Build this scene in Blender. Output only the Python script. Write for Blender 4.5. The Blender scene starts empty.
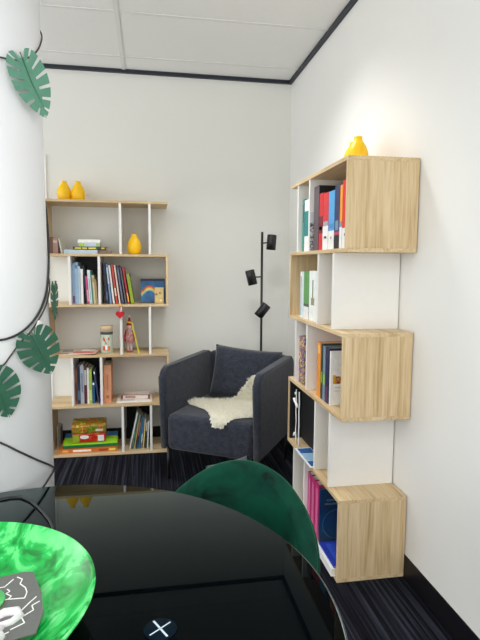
import bpy, bmesh, math, random
from mathutils import Vector, Matrix, Euler
random.seed(7)
sc = bpy.context.scene
COL = sc.collection
PI = math.pi
R_ = math.radians

# ------------------------------------------------------------------ materials
def lin(c):
    o = []
    for v in c[:3]:
        v = v / 255.0
        o.append(v / 12.92 if v <= 0.04045 else ((v + 0.055) / 1.055) ** 2.4)
    return (o[0], o[1], o[2], 1.0)

MATS = {}
def base_mat(name):
    m = bpy.data.materials.new(name); m.use_nodes = True
    nt = m.node_tree
    return m, nt, nt.nodes['Principled BSDF']

def plain(name, rgb, rough=0.5, metal=0.0, var=0.06, scale=30.0, bump=0.0, spec=0.5):
    """solid colour with a little procedural noise variation"""
    if name in MATS: return MATS[name]
    m, nt, b = base_mat(name)
    N, L = nt.nodes, nt.links
    tc = N.new('ShaderNodeTexCoord'); nz = N.new('ShaderNodeTexNoise')
    nz.inputs['Scale'].default_value = scale; nz.inputs['Detail'].default_value = 4
    L.new(tc.outputs['Object'], nz.inputs['Vector'])
    cr = N.new('ShaderNodeValToRGB')
    c = lin(rgb)
    cr.color_ramp.elements[0].position = 0.3; cr.color_ramp.elements[1].position = 0.7
    cr.color_ramp.elements[0].color = tuple(v * (1 - var) for v in c[:3]) + (1,)
    cr.color_ramp.elements[1].color = tuple(min(1, v * (1 + var)) for v in c[:3]) + (1,)
    L.new(nz.outputs['Fac'], cr.inputs['Fac']); L.new(cr.outputs['Color'], b.inputs['Base Color'])
    b.inputs['Roughness'].default_value = rough; b.inputs['Metallic'].default_value = metal
    b.inputs['Specular IOR Level'].default_value = spec
    if bump:
        bp = N.new('ShaderNodeBump'); bp.inputs['Strength'].default_value = bump; bp.inputs['Distance'].default_value = 0.002
        L.new(nz.outputs['Fac'], bp.inputs['Height']); L.new(bp.outputs['Normal'], b.inputs['Normal'])
    MATS[name] = m
    return m

def oak(axis):
    name = 'light_oak_' + axis
    if name in MATS: return MATS[name]
    m, nt, b = base_mat(name); N, L = nt.nodes, nt.links
    tc = N.new('ShaderNodeTexCoord'); mp = N.new('ShaderNodeMapping')
    s = {'x': (1.3, 26, 26), 'y': (26, 1.3, 26), 'z': (26, 26, 1.3)}[axis]
    mp.inputs['Scale'].default_value = s
    L.new(tc.outputs['Object'], mp.inputs['Vector'])
    n1 = N.new('ShaderNodeTexNoise'); n1.inputs['Scale'].default_value = 0.55; n1.inputs['Detail'].default_value = 6
    n1.inputs['Distortion'].default_value = 1.6
    n2 = N.new('ShaderNodeTexNoise'); n2.inputs['Scale'].default_value = 5.0; n2.inputs['Detail'].default_value = 5
    L.new(mp.outputs[0], n1.inputs['Vector']); L.new(mp.outputs[0], n2.inputs['Vector'])
    mx = N.new('ShaderNodeMath'); mx.operation = 'MULTIPLY_ADD'
    mx.inputs[1].default_value = 0.45
    L.new(n2.outputs['Fac'], mx.inputs[0])
    ml = N.new('ShaderNodeMath'); ml.operation = 'MULTIPLY'; ml.inputs[1].default_value = 0.6
    L.new(n1.outputs['Fac'], ml.inputs[0]); L.new(ml.outputs[0], mx.inputs[2])
    cr = N.new('ShaderNodeValToRGB'); e = cr.color_ramp.elements
    e[0].position = 0.36; e[0].color = lin((178, 149, 108))
    e[1].position = 0.70; e[1].color = lin((224, 203, 166))
    k = e.new(0.47); k.color = lin((203, 175, 131))
    k2 = e.new(0.56); k2.color = lin((214, 189, 148))
    L.new(mx.outputs[0], cr.inputs['Fac']); L.new(cr.outputs['Color'], b.inputs['Base Color'])
    b.inputs['Roughness'].default_value = 0.55
    MATS[name] = m
    return m

def carpet():
    m, nt, b = base_mat('striped_carpet'); N, L = nt.nodes, nt.links
    tc = N.new('ShaderNodeTexCoord'); mp = N.new('ShaderNodeMapping'); mp.inputs['Scale'].default_value = (75, 1.1, 1)
    L.new(tc.outputs['Object'], mp.inputs['Vector'])
    n1 = N.new('ShaderNodeTexNoise'); n1.inputs['Scale'].default_value = 1.0; n1.inputs['Detail'].default_value = 5; n1.inputs['Roughness'].default_value = 0.7
    L.new(mp.outputs[0], n1.inputs['Vector'])
    mp2 = N.new('ShaderNodeMapping'); mp2.inputs['Scale'].default_value = (420, 160, 1)
    L.new(tc.outputs['Object'], mp2.inputs['Vector'])
    n2 = N.new('ShaderNodeTexNoise'); n2.inputs['Scale'].default_value = 1.0; n2.inputs['Detail'].default_value = 2
    L.new(mp2.outputs[0], n2.inputs['Vector'])
    mx = N.new('ShaderNodeMath'); mx.operation = 'MULTIPLY_ADD'; mx.inputs[1].default_value = 0.22
    L.new(n2.outputs['Fac'], mx.inputs[0]); L.new(n1.outputs['Fac'], mx.inputs[2])
    cr = N.new('ShaderNodeValToRGB'); e = cr.color_ramp.elements
    e[0].position = 0.55; e[0].color = lin((11, 12, 19))
    e[1].position = 0.82; e[1].color = lin((62, 66, 76))
    k = e.new(0.63); k.color = lin((27, 29, 38))
    L.new(mx.outputs[0], cr.inputs['Fac']); L.new(cr.outputs['Color'], b.inputs['Base Color'])
    b.inputs['Roughness'].default_value = 0.95; b.inputs['Specular IOR Level'].default_value = 0.1
    bp = N.new('ShaderNodeBump'); bp.inputs['Strength'].default_value = 0.5; bp.inputs['Distance'].default_value = 0.004
    L.new(mx.outputs[0], bp.inputs['Height']); L.new(bp.outputs['Normal'], b.inputs['Normal'])
    return m

def fabric(name, rgb, rgb2, sc_=260, sheen=0.2):
    m, nt, b = base_mat(name); N, L = nt.nodes, nt.links
    tc = N.new('ShaderNodeTexCoord')
    mps = []
    for s in ((sc_, sc_ * .12, sc_ * .12), (sc_ * .12, sc_, sc_ * .12), (sc_ * .12, sc_ * .12, sc_)):
        mp = N.new('ShaderNodeMapping'); mp.inputs['Scale'].default_value = s
        L.new(tc.outputs['Object'], mp.inputs['Vector'])
        n = N.new('ShaderNodeTexNoise'); n.inputs['Scale'].default_value = 1; n.inputs['Detail'].default_value = 3
        L.new(mp.outputs[0], n.inputs['Vector']); mps.append(n)
    a = N.new('ShaderNodeMath'); a.operation = 'ADD'; L.new(mps[0].outputs['Fac'], a.inputs[0]); L.new(mps[1].outputs['Fac'], a.inputs[1])
    a2 = N.new('ShaderNodeMath'); a2.operation = 'ADD'; L.new(a.outputs[0], a2.inputs[0]); L.new(mps[2].outputs['Fac'], a2.inputs[1])
    d = N.new('ShaderNodeMath'); d.operation = 'DIVIDE'; d.inputs[1].default_value = 3.0; L.new(a2.outputs[0], d.inputs[0])
    cr = N.new('ShaderNodeValToRGB'); e = cr.color_ramp.elements
    e[0].position = 0.38; e[0].color = lin(rgb); e[1].position = 0.62; e[1].color = lin(rgb2)
    L.new(d.outputs[0], cr.inputs['Fac']); L.new(cr.outputs['Color'], b.inputs['Base Color'])
    b.inputs['Roughness'].default_value = 0.95; b.inputs['Specular IOR Level'].default_value = 0.15
    b.inputs['Sheen Weight'].default_value = sheen
    bp = N.new('ShaderNodeBump'); bp.inputs['Strength'].default_value = 0.35; bp.inputs['Distance'].default_value = 0.002
    L.new(d.outputs[0], bp.inputs['Height']); L.new(bp.outputs['Normal'], b.inputs['Normal'])
    return m

def velvet():
    m, nt, b = base_mat('green_velvet'); N, L = nt.nodes, nt.links
    tc = N.new('ShaderNodeTexCoord')
    n = N.new('ShaderNodeTexNoise'); n.inputs['Scale'].default_value = 9; n.inputs['Detail'].default_value = 6; n.inputs['Distortion'].default_value = 1.2
    L.new(tc.outputs['Object'], n.inputs['Vector'])
    cr = N.new('ShaderNodeValToRGB'); e = cr.color_ramp.elements
    e[0].position = 0.33; e[0].color = lin((0, 26, 19)); e[1].position = 0.62; e[1].color = lin((0, 62, 45))
    k = e.new(0.43); k.color = lin((0, 47, 35))
    L.new(n.outputs['Fac'], cr.inputs['Fac']); L.new(cr.outputs['Color'], b.inputs['Base Color'])
    b.inputs['Roughness'].default_value = 0.75; b.inputs['Specular IOR Level'].default_value = 0.15
    b.inputs['Sheen Weight'].default_value = 0.35; b.inputs['Sheen Roughness'].default_value = 0.35
    b.inputs['Sheen Tint'].default_value = lin((80, 190, 150))
    return m

def marble_green():
    m, nt, b = base_mat('green_swirled_resin'); N, L = nt.nodes, nt.links
    tc = N.new('ShaderNodeTexCoord')
    n = N.new('ShaderNodeTexNoise'); n.inputs['Scale'].default_value = 7; n.inputs['Detail'].default_value = 7; n.inputs['Roughness'].default_value = 0.55
    n.inputs['Distortion'].default_value = 3.2
    L.new(tc.outputs['Object'], n.inputs['Vector'])
    cr = N.new('ShaderNodeValToRGB'); e = cr.color_ramp.elements
    e[0].position = 0.28; e[0].color = lin((0, 92, 34)); e[1].position = 0.74; e[1].color = lin((140, 232, 152))
    for p_, c_ in ((0.385, (0, 132, 48)), (0.45, (8, 170, 66)), (0.50, (24, 186, 82)), (0.54, (84, 212, 116)), (0.63, (106, 222, 130))):
        k = e.new(p_); k.color = lin(c_)
    L.new(n.outputs['Fac'], cr.inputs['Fac']); L.new(cr.outputs['Color'], b.inputs['Base Color'])
    b.inputs['Roughness'].default_value = 0.22
    b.inputs['Subsurface Weight'].default_value = 0.0
    return m

def rainbow_cover():
    """blue cover with a wavy coloured band"""
    m, nt, b = base_mat('painted_blue_cover'); N, L = nt.nodes, nt.links
    tc = N.new('ShaderNodeTexCoord')
    wv = N.new('ShaderNodeTexNoise'); wv.inputs['Scale'].default_value = 6; wv.inputs['Distortion'].default_value = 2.0
    L.new(tc.outputs['Object'], wv.inputs['Vector'])
    cr = N.new('ShaderNodeValToRGB'); e = cr.color_ramp.elements
    e[0].position = 0.3; e[0].color = lin((20, 70, 130)); e[1].position = 0.7; e[1].color = lin((40, 130, 190))
    L.new(wv.outputs['Fac'], cr.inputs['Fac']); L.new(cr.outputs['Color'], b.inputs['Base Color'])
    b.inputs['Roughness'].default_value = 0.4
    return m

def patch_mat(name, cols, scale=18, rough=0.5):
    """cover art: blotches of several colours"""
    if name in MATS: return MATS[name]
    m, nt, b = base_mat(name); N, L = nt.nodes, nt.links
    tc = N.new('ShaderNodeTexCoord'); n = N.new('ShaderNodeTexNoise')
    n.inputs['Scale'].default_value = scale; n.inputs['Detail'].default_value = 3; n.inputs['Distortion'].default_value = 1.0
    L.new(tc.outputs['Object'], n.inputs['Vector'])
    cr = N.new('ShaderNodeValToRGB'); cr.color_ramp.interpolation = 'CONSTANT'
    e = cr.color_ramp.elements
    k = len(cols)
    e[0].position = 0.0; e[0].color = lin(cols[0])
    e[1].position = 0.32 + 0.36 * 1 / k; e[1].color = lin(cols[1])
    for i in range(2, k):
        q = e.new(0.32 + 0.36 * i / k); q.color = lin(cols[i])
    L.new(n.outputs['Fac'], cr.inputs['Fac']); L.new(cr.outputs['Color'], b.inputs['Base Color'])
    b.inputs['Roughness'].default_value = rough
    MATS[name] = m
    return m

WHITE_WALL = plain('white_wall_paint', (236, 236, 233), 0.6, var=0.008, scale=3, spec=0.25)
BACK_WALL = plain('off_white_wall_paint', (232, 232, 226), 0.65, var=0.008, scale=3, spec=0.2)
COLUMN_M = plain('white_column_paint', (226, 226, 227), 0.55, var=0.006, scale=3, spec=0.25)
TILE = plain('ceiling_tile', (232, 233, 231), 0.9, var=0.02, scale=160, spec=0.1)
TBAR = plain('ceiling_bar_white', (222, 222, 220), 0.6, var=0.01)
DARKTRIM = plain('navy_black_trim', (27, 33, 46), 0.5, var=0.05)
SKIRT = plain('black_skirting', (15, 16, 21), 0.45, var=0.1, spec=0.3)
WHITE_MELA = plain('white_melamine', (236, 234, 229), 0.45, var=0.01, spec=0.35)
BLACK_MET = plain('black_metal', (20, 20, 22), 0.42, var=0.1)
PAPER = plain('page_paper', (235, 230, 215), 0.85, var=0.04, scale=200)
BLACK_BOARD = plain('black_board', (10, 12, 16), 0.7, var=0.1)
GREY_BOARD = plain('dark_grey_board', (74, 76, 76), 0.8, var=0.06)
YELLOW = plain('yellow_glaze', (255, 200, 4), 0.35, var=0.03)
STEEL = plain('brushed_steel', (205, 215, 225), 0.25, metal=0.9, var=0.04)
WHITE_P = plain('white_print', (245, 245, 243), 0.6, var=0.01)
def fleece_mat():
    m, nt, b = base_mat('cream_fleece'); N, L = nt.nodes, nt.links
    b.inputs['Base Color'].default_value = lin((255, 253, 244)); b.inputs['Roughness'].default_value = .9; b.inputs['Specular IOR Level'].default_value = .1
    t = N.new('ShaderNodeBsdfTranslucent'); t.inputs['Color'].default_value = lin((255, 253, 244))
    mx = N.new('ShaderNodeMixShader'); mx.inputs[0].default_value = .45
    L.new(b.outputs[0], mx.inputs[1]); L.new(t.outputs[0], mx.inputs[2]); L.new(mx.outputs[0], N['Material Output'].inputs['Surface'])
    return m
UPHOL = fabric('charcoal_upholstery', (36, 39, 47), (58, 62, 73))
VELVET = velvet()
RESIN = marble_green()

# ------------------------------------------------------------------ geometry helpers
class MB:
    def __init__(s): s.bm = bmesh.new()
    def add(s, verts, faces, smooth=False, mi=0):
        vs = [s.bm.verts.new(v) for v in verts]
        for f in faces:
            try:
                fc = s.bm.faces.new([vs[i] for i in f]); fc.smooth = smooth; fc.material_index = mi
            except ValueError: pass
        return vs
    def box(s, a, b, bev=0.0, seg=2, M=None, smooth=False, mi=0):
        x0, y0, z0 = (min(a[i], b[i]) for i in range(3)); x1, y1, z1 = (max(a[i], b[i]) for i in range(3))
        t = bmesh.new()
        v = [t.verts.new(p) for p in ((x0,y0,z0),(x1,y0,z0),(x1,y1,z0),(x0,y1,z0),(x0,y0,z1),(x1,y0,z1),(x1,y1,z1),(x0,y1,z1))]
        for f in ((0,3,2,1),(4,5,6,7),(0,1,5,4),(1,2,6,5),(2,3,7,6),(3,0,4,7)): t.faces.new([v[i] for i in f])
        if bev: bmesh.ops.bevel(t, geom=t.edges[:] , offset=bev, segments=seg, affect='EDGES', profile=0.5)
        if M: t.transform(M)
        s._merge(t, smooth or bev > 0.006, mi)
        return s
    def _merge(s, t, smooth, mi=0):
        mp = {}
        for v in t.verts: mp[v] = s.bm.verts.new(v.co)
        for f in t.faces:
            n = s.bm.faces.new([mp[v] for v in f.verts]); n.smooth = smooth; n.material_index = mi
        t.free()
    def tube(s, pts, r, n=8, caps=True):
        pts = [Vector(p) for p in pts]
        rings = []
        up = Vector((0, 0, 1))
        for i, p in enumerate(pts):
            d = (pts[min(i+1, len(pts)-1)] - pts[max(i-1, 0)]).normalized()
            u = up if abs(d.dot(up)) < 0.95 else Vector((1, 0, 0))
            a = d.cross(u).normalized(); b = a.cross(d).normalized()
            rr = r[i] if isinstance(r, (list, tuple)) else r
            rings.append([s.bm.verts.new(p + (a*math.cos(2*PI*k/n) + b*math.sin(2*PI*k/n))*rr) for k in range(n)])
        for i in range(len(rings)-1):
            for k in range(n):
                f = s.bm.faces.new([rings[i][k], rings[i][(k+1)%n], rings[i+1][(k+1)%n], rings[i+1][k]]); f.smooth = True
        if caps:
            s.bm.faces.new(rings[0][::-1]); s.bm.faces.new(rings[-1])
        return s
    def lathe(s, prof, n=40, c=(0,0,0), M=None):
        rings = []
        for (r, z) in prof:
            if r < 1e-6:
                p = Vector((c[0], c[1], c[2]+z)); p = M @ p if M else p
                rings.append([s.bm.verts.new(p)])
            else:
                ring = []
                for k in range(n):
                    p = Vector((c[0]+r*math.cos(2*PI*k/n), c[1]+r*math.sin(2*PI*k/n), c[2]+z))
                    ring.append(s.bm.verts.new(M @ p if M else p))
                rings.append(ring)
        for i in range(len(rings)-1):
            A, B = rings[i], rings[i+1]
            for k in range(n):
                a0, a1 = A[k % len(A)], A[(k+1) % len(A)]; b0, b1 = B[k % len(B)], B[(k+1) % len(B)]
                q = []
                for v in (a0, a1, b1, b0):
                    if v not in q: q.append(v)
                if len(q) > 2:
                    f = s.bm.faces.new(q); f.smooth = True
        return s
    def prism(s, poly, z0, z1, M=None):
        n = len(poly)
        lo = [Vector((p[0], p[1], z0)) for p in poly]; hi = [Vector((p[0], p[1], z1)) for p in poly]
        if M: lo = [M @ v for v in lo]; hi = [M @ v for v in hi]
        a = [s.bm.verts.new(v) for v in lo]; b = [s.bm.verts.new(v) for v in hi]
        s.bm.faces.new(a[::-1]); s.bm.faces.new(b)
        for i in range(n): s.bm.faces.new([a[i], a[(i+1)%n], b[(i+1)%n], b[i]])
        return s
    def build(s, name, m, parent=None, kind=None, sub=0, fix=True):
        me = bpy.data.meshes.new(name)
        if fix: bmesh.ops.recalc_face_normals(s.bm, faces=s.bm.faces[:])
        s.bm.to_mesh(me); s.bm.free()
        for mm in (m if isinstance(m, (list, tuple)) else [m]): me.materials.append(mm)
        o = bpy.data.objects.new(name, me); COL.objects.link(o)
        if parent: o.parent = parent
        if kind: o['kind'] = kind
        if sub:
            md = o.modifiers.new('subdivide', 'SUBSURF'); md.levels = sub; md.render_levels = sub
        return o

def tag(o, label, cat, group=None):
    o['label'] = label; o['category'] = cat
    if group: o['group'] = group
    return o
def thing(name, label, cat, loc=(0,0,0), rot=(0,0,0), group=None):
    o = bpy.data.objects.new(name, None); COL.objects.link(o)
    o.empty_display_size = 0.05; o.location = loc; o.rotation_euler = rot
    return tag(o, label, cat, group)
def part(name, fn, m, parent, **k):
    b = MB(); fn(b); return b.build(name, m, parent, **k)
def pbox(name, a, b, m, parent, bev=0.0, **k):
    q = MB(); q.box(a, b, bev); return q.build(name, m, parent, **k)

# ------------------------------------------------------------------ room
HC = 2.6266
XL, YF = -4.2, -5.6
def struct(name, a, b, m): return pbox(name, a, b, m, None, kind='structure')
struct('floor', (-3.4, -4.7, -0.10), (0, 0, 0), carpet())
struct('ceiling', (XL-.1, YF-.1, HC), (.1, .1, HC+.1), TILE)
struct('wall_right', (0, YF-.1, -0.1), (0.1, 0.1, HC), WHITE_WALL)
struct('wall_back', (XL-.1, 0, -0.1), (0, 0.1, HC), BACK_WALL)
def skirting(name, a, b): return struct(name, a, b, SKIRT)
skirting('baseboard_right', (-.004, YF, 0), (0, 0, .095))
skirting('baseboard_back', (XL, -.004, 0), (-.004, 0, .095))
struct('trim_1', (XL, -.022, HC-.024), (0, 0, HC), DARKTRIM)
struct('trim_2', (-.022, YF, HC-.024), (0, -.022, HC), DARKTRIM)
# ceiling grid bars
gb = MB()
for yy in (-.242, -.852, -1.452, -2.052, -2.652, -3.252, -3.852, -4.452, -5.052):
    gb.box((XL, yy-.011, HC-.004), (-.022, yy+.011, HC))
gb.build('trim_3', TBAR, None, kind='structure')
gb = MB()
for xx in (-1.195, -2.395, -3.595): gb.box((xx-.012, YF, HC-.005), (xx+.012, -.022, HC-.0005))
gb.build('trim_4', TBAR, None, kind='structure')
# white cable trunking on the back wall beside the column
struct('trim_5', (-1.752, -.014, .095), (-1.726, 0, 2.034), WHITE_P)
# round column
CX, CY, CR = -1.449, -2.344, 0.135
cm = MB(); cm.lathe([(0, 0), (CR, 0), (CR, HC), (0, HC)], n=96, c=(CX, CY, 0)); cm.build('wall_column', COLUMN_M, None, kind='structure')
ct = MB()
for k in range(96):
    pass
ct.lathe([(CR, HC-.10), (CR+.008, HC-.10), (CR+.008, HC-.002), (CR, HC-.002)], n=96, c=(CX, CY, 0)); ct.build('trim_6', COLUMN_M, None, kind='structure')

# ------------------------------------------------------------------ bookcases
ZS = [0.016, 0.3503, 0.6907, 1.0287, 1.3601, 1.7064]      # top of each board
TB, DEP, WID = 0.016, 0.292, 0.80
LBASE = (-1.712, -.010); RBASE = (-.005, -1.130)
def L_at(wx, wy, z): return (wx, wy, z)
def bookcase(label, loc, rotz, ends, divs, panels):
    t = thing('bookcase', label, 'bookcase', loc, (0, 0, rotz), 'zigzag bookcases')
    for i, z in enumerate(ZS):
        pbox('shelf', (0, -DEP, z-TB), (WID, 0, z), oak('x'), t, .0012)
    for i in range(5):
        z0, z1 = ZS[i] , ZS[i+1]-TB
        e = ends[i]
        pbox('side_panel', (e, -DEP, z0), (e+TB, 0, z1), oak('z'), t, .0012)
        for d in divs[i]:
            pbox('divider', (d-TB/2, -DEP+.001, z0), (d+TB/2, -.001, z1), WHITE_MELA, t, .001)
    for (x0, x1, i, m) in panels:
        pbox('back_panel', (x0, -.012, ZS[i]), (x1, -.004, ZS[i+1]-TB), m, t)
    return t
E0, E1 = 0.0, WID-TB
bl = bookcase('oak and white zigzag bookcase against the back wall beside the white column', (LBASE[0], LBASE[1], 0), 0,
    [E0, E1, E0, E1, E0], [(.485,.675), (.163,.350), (.485,.675), (.163,.350), (.490,.680)],
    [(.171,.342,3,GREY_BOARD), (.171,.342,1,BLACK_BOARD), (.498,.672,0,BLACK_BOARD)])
br = bookcase('oak and white zigzag bookcase against the right wall with its end towards the table', (RBASE[0], RBASE[1], 0), -PI/2,
    [E1, E0, E1, E0, E1], [(.316,.126), (.660,.465), (.316,.126), (.660,.465), (.316,.126)],
    [])

# ------------------------------------------------------------------ books
def book_mesh(t, h, d, x0=0.0):
    """standing book, spine facing -Y: cover shell and page block"""
    c = min(.0025, t*.18)
    cov = MB()
    cov.box((x0, 0, 0), (x0+c, d, h)); cov.box((x0+t-c, 0, 0), (x0+t, d, h)); cov.box((x0+c, 0, 0), (x0+t-c, c, h))
    pg = MB(); pg.box((x0+c, c, .002), (x0+t-c, d-.003, h-.0035))
    return cov, pg
NB = [0]
def rgbmat(rgb, rough=.45):
    return plain('cover_%d_%d_%d' % rgb, rgb, rough, var=.08, scale=40)
def standing(side, name, label, a, b, h, d, z, rgb, tilt=0.0, spine=(), front=None, cover=(), group=None, cat='book'):
    """a,b: extent along the shelf from the bookcase's own left end; spine: (z0,z1,rgb[,inset]) bands on the spine"""
    t = b - a
    th = R_(tilt)
    x0 = -t if tilt > 0 else 0.0
    ax = b if tilt > 0 else a
    if side == 'L':
        z += .0006; fr = -.250 if front is None else front
        o = thing(name, label, cat, (LBASE[0]+ax, fr, z), (0, th, 0), group)
    else:
        z += .0006; fr = -.278 if front is None else front
        o = thing(name, label, cat, (fr, RBASE[1]-ax, z), (0, th, -PI/2), group)
    m = rgb if not isinstance(rgb, tuple) else rgbmat(rgb)
    cov, pg = book_mesh(t, h, d, x0)
    cov.build('cover', m, o); pg.build('page_block', PAPER, o)
    for s in spine:
        z0, z1, c = s[:3]; ins = s[3] if len(s) > 3 else .12
        pbox('spine_label', (x0+t*ins, -.0006, h*z0), (x0+t*(1-ins), .0006, h*z1), rgbmat(c), o)
    for s in cover:                     # patches on the right-hand cover: (y0,y1,z0,z1,rgb/material)
        y0, y1, z0, z1, c = s
        pbox('cover_print', (x0+t-.0005, d*y0, h*z0), (x0+t+.0006, d*y1, h*z1), rgbmat(c) if isinstance(c, tuple) else c, o)
    return o
def flat(name, label, x, y, z, w, d, t, rgb, rz=0.0, rx=0.0, ry=0.0, hard=True, prints=(), group=None, cat='book'):
    """book lying down, spine towards -Y of its own frame; x,y,z = centre of underside"""
    o = thing(name, label, cat, (x, y, z+.0006), (R_(rx), R_(ry), R_(rz)), group)
    m = rgb if not isinstance(rgb, tuple) else rgbmat(rgb)
    c = min(.002, t*.2)
    cov = MB()
    cov.box((-w/2, -d/2, 0), (w/2, d/2, c)); cov.box((-w/2, -d/2, t-c), (w/2, d/2, t)); cov.box((-w/2, -d/2, c), (w/2, -d/2+c, t-c))
    cov.build('cover', m, o)
    pbox('page_block', (-w/2+.003, -d/2+c, c), (w/2-.003, d/2-.003, t-c), PAPER, o)
    for (x0, x1, y0, y1, cc) in prints:     # on the top cover, fractions
        pbox('cover_print', (-w/2+w*x0, -d/2+d*y0, t-.0004), (-w/2+w*x1, -d/2+d*y1, t+.0006), rgbmat(cc) if isinstance(cc, tuple) else cc, o)
    return o

# ---- left bookcase, top tier
z = ZS[4]
LX = lambda wx: wx - LBASE[0]
standing('L', 'book', 'small brown book at the far left end of the top tier beside the oak panel', LX(-1.690), LX(-1.665), .108, .13, z, (122, 92, 74), front=-.20, group='little books by the oak panel')
standing('L', 'book', 'small dusty pink book upright between the little brown and white books', LX(-1.664), LX(-1.632), .102, .13, z, (178, 142, 136), front=-.20, spine=((.7,.85,(225,205,190)),), group='little books by the oak panel')
standing('L', 'book', 'thin white book leaning left onto the small pink book', LX(-1.612), LX(-1.604), .100, .12, z, (226, 224, 214), tilt=-10, front=-.20, group='little books by the oak panel')
flat('book', 'pale blue and lime book at the bottom of the stack on the top tier', -1.482, -.165, z, .215, .15, .026, (188, 210, 226), group='stacked books on the top tier',
     prints=((0, .28, 0, 1, (206, 222, 90)),))
flat('book', 'brown book lying flat right of the pale blue book on the top tier', -1.328, -.165, z, .085, .13, .022, (128, 106, 90), group='stacked books on the top tier')
bk = flat('book', 'black book with yellow spine lettering lying mid-stack on the top tier', -1.425, -.165, z+.0275, .215, .14, .020, (56, 50, 30), group='stacked books on the top tier')
for i, (p0, p1) in enumerate(((-.095,-.055), (-.048,-.018), (-.008,.040), (.075,.095))):
    pbox('spine_label', (p0, -.0708, .005), (p1, -.0695, .015), rgbmat((226, 206, 84)), bk)
bx = thing('card_game_box', 'white and pale blue card box with lime corner on top of the flat books', 'box', (-1.430, -.165, z+.0490), (0,0,0))
pbox('box_base', (-.068, -.05, 0), (.068, .05, .026), rgbmat((196, 216, 226)), bx, .001)
pbox('box_lid', (-.072, -.053, .026), (.072, .053, .047), rgbmat((244, 244, 242)), bx, .001)
pbox('box_label', (-.066, -.0512, .002), (-.030, -.0495, .024), rgbmat((176, 208, 60)), bx)
pbox('box_label', (.045, -.0512, .002), (.066, -.0495, .022), rgbmat((160, 200, 110)), bx)

# ---- yellow vases
VP = [(0,0),(.028,0),(.036,.006),(.044,.030),(.0455,.048),(.041,.070),(.030,.090),(.017,.104),(.0125,.113),(.0125,.127),(.016,.135),(.012,.135),(.0095,.126),(.0095,.112),(0,.108)]
VP = [(0,0),(.030,0),(.037,.005),(.044,.026),(.0465,.048),(.044,.070),(.036,.092),(.026,.108),(.0195,.118),(.0175,.127),(.0180,.134),(.015,.135),(.0125,.127),(.013,.116),(0,.112)]
def vase(label, loc):
    v = MB(); v.lathe(VP, n=32); o = v.build('vase', YELLOW); o.location = (loc[0], loc[1], loc[2]+.0006)
    return tag(o, label, 'vase', 'yellow bottle vases')
vase('left yellow vase of the pair on top of the back wall bookcase', (-1.590, -.15, ZS[5]))
vase('right yellow vase of the pair on top of the back wall bookcase', (-1.500, -.15, ZS[5]))
vase('yellow vase inside the top tier of the back wall bookcase', (-1.135, -.22, ZS[4]))
vase('nearer yellow vase on top of the bookcase on the right wall', (-.150, -1.660, ZS[5]))
vase('farther yellow vase half hidden on top of the right wall bookcase', (-.130, -1.562, ZS[5]))

# ---- left bookcase, second tier, narrow bay
z = ZS[3]; G = 'books in the narrow bay of the second tier'
standing('L', 'book', 'pale blue slim book first from the left in the second tier', LX(-1.539), LX(-1.523), .272, .19, z, (150, 184, 216), spine=((.02,.2,(112,70,120)),), group=G)
standing('L', 'book', 'tallest powder blue book in the second tier of the back bookcase', LX(-1.522), LX(-1.502), .276, .19, z, (164, 200, 232), spine=((.85,.93,(90,140,180)),), group=G)
standing('L', 'book', 'light grey blue slim book in the second tier beside a white spine', LX(-1.501), LX(-1.489), .250, .18, z, (196, 210, 222), group=G)
standing('L', 'book', 'plain white spine between grey blue and pink books in the second tier', LX(-1.487), LX(-1.471), .232, .18, z, (240, 240, 238), group=G)
standing('L', 'folder', 'black folder standing behind the pink spined book in the second tier', LX(-1.4545), LX(-1.4470), .255, .16, z, (32, 40, 48), tilt=-3.5, group=G, cat='folder')
standing('L', 'book', 'pink spined book in the middle of the narrow bay', LX(-1.4455), LX(-1.4320), .186, .18, z, (196, 70, 130), tilt=-3.5, spine=((.1,.5,(226,150,180)),), group=G)
standing('L', 'book', 'white and teal book leaning left in the narrow second tier bay', LX(-1.4305), LX(-1.4135), .225, .18, z, (218, 226, 226), tilt=-3.5, spine=((0,.75,(60,150,140),.6),), group=G)
standing('L', 'book', 'green teal slim book leaning left beside a cream book', LX(-1.4120), LX(-1.4050), .212, .18, z, (38, 130, 116), tilt=-3.5, group=G)
standing('L', 'book', 'cream book leaning left in the narrow second tier bay', LX(-1.4035), LX(-1.3900), .192, .18, z, (206, 192, 150), tilt=-3.5, spine=((.75,.9,(160,140,90)),), group=G)
standing('L', 'book', 'tan book at the right end of the narrow second tier bay', LX(-1.3885), LX(-1.3780), .165, .18, z, (176, 150, 108), tilt=-3.5, group=G)
# wide bay
G = 'books leaning left in the wide bay of the second tier'
for (x0, x1, h, c, tl, sp, lb) in (
    (-1.322, -1.308, .272, (38, 46, 72), -4, ((.1,.3,(90,110,150)),), 'dark navy book against the white divider in the wide second tier bay'),
    (-1.300, -1.288, .268, (120, 150, 190), -5, ((.5,.9,(210,220,235)),), 'mid blue slim book second from the divider in the wide bay'),
    (-1.280, -1.268, .262, (232, 230, 226), -6, (), 'white slim book leaning left in the wide second tier bay'),
    (-1.260, -1.248, .264, (200, 74, 66), -6.5, ((.2,.4,(240,220,200)),), 'salmon red slim book leaning left with a cream spine patch'),
    (-1.240, -1.230, .260, (234, 206, 190), -7, (), 'pale peach slim book leaning left in the wide bay'),
    (-1.222, -1.207, .256, (66, 72, 96), -7.5, ((.1,.9,(150,160,178),.4),), 'slate blue book with pale stripe leaning left in the wide bay'),
    (-1.199, -1.190, .246, (96, 96, 104), -8, (), 'mid grey thin book leaning left in the wide bay'),
    (-1.181, -1.170, .244, (178, 44, 60), -8.5, ((.05,.3,(240,180,60)),), 'deep red slim book leaning left before the green one')):
    standing('L', 'book', lb, LX(x0), LX(x1), h, .18, z, c, tilt=tl, spine=sp, group=G)
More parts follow.
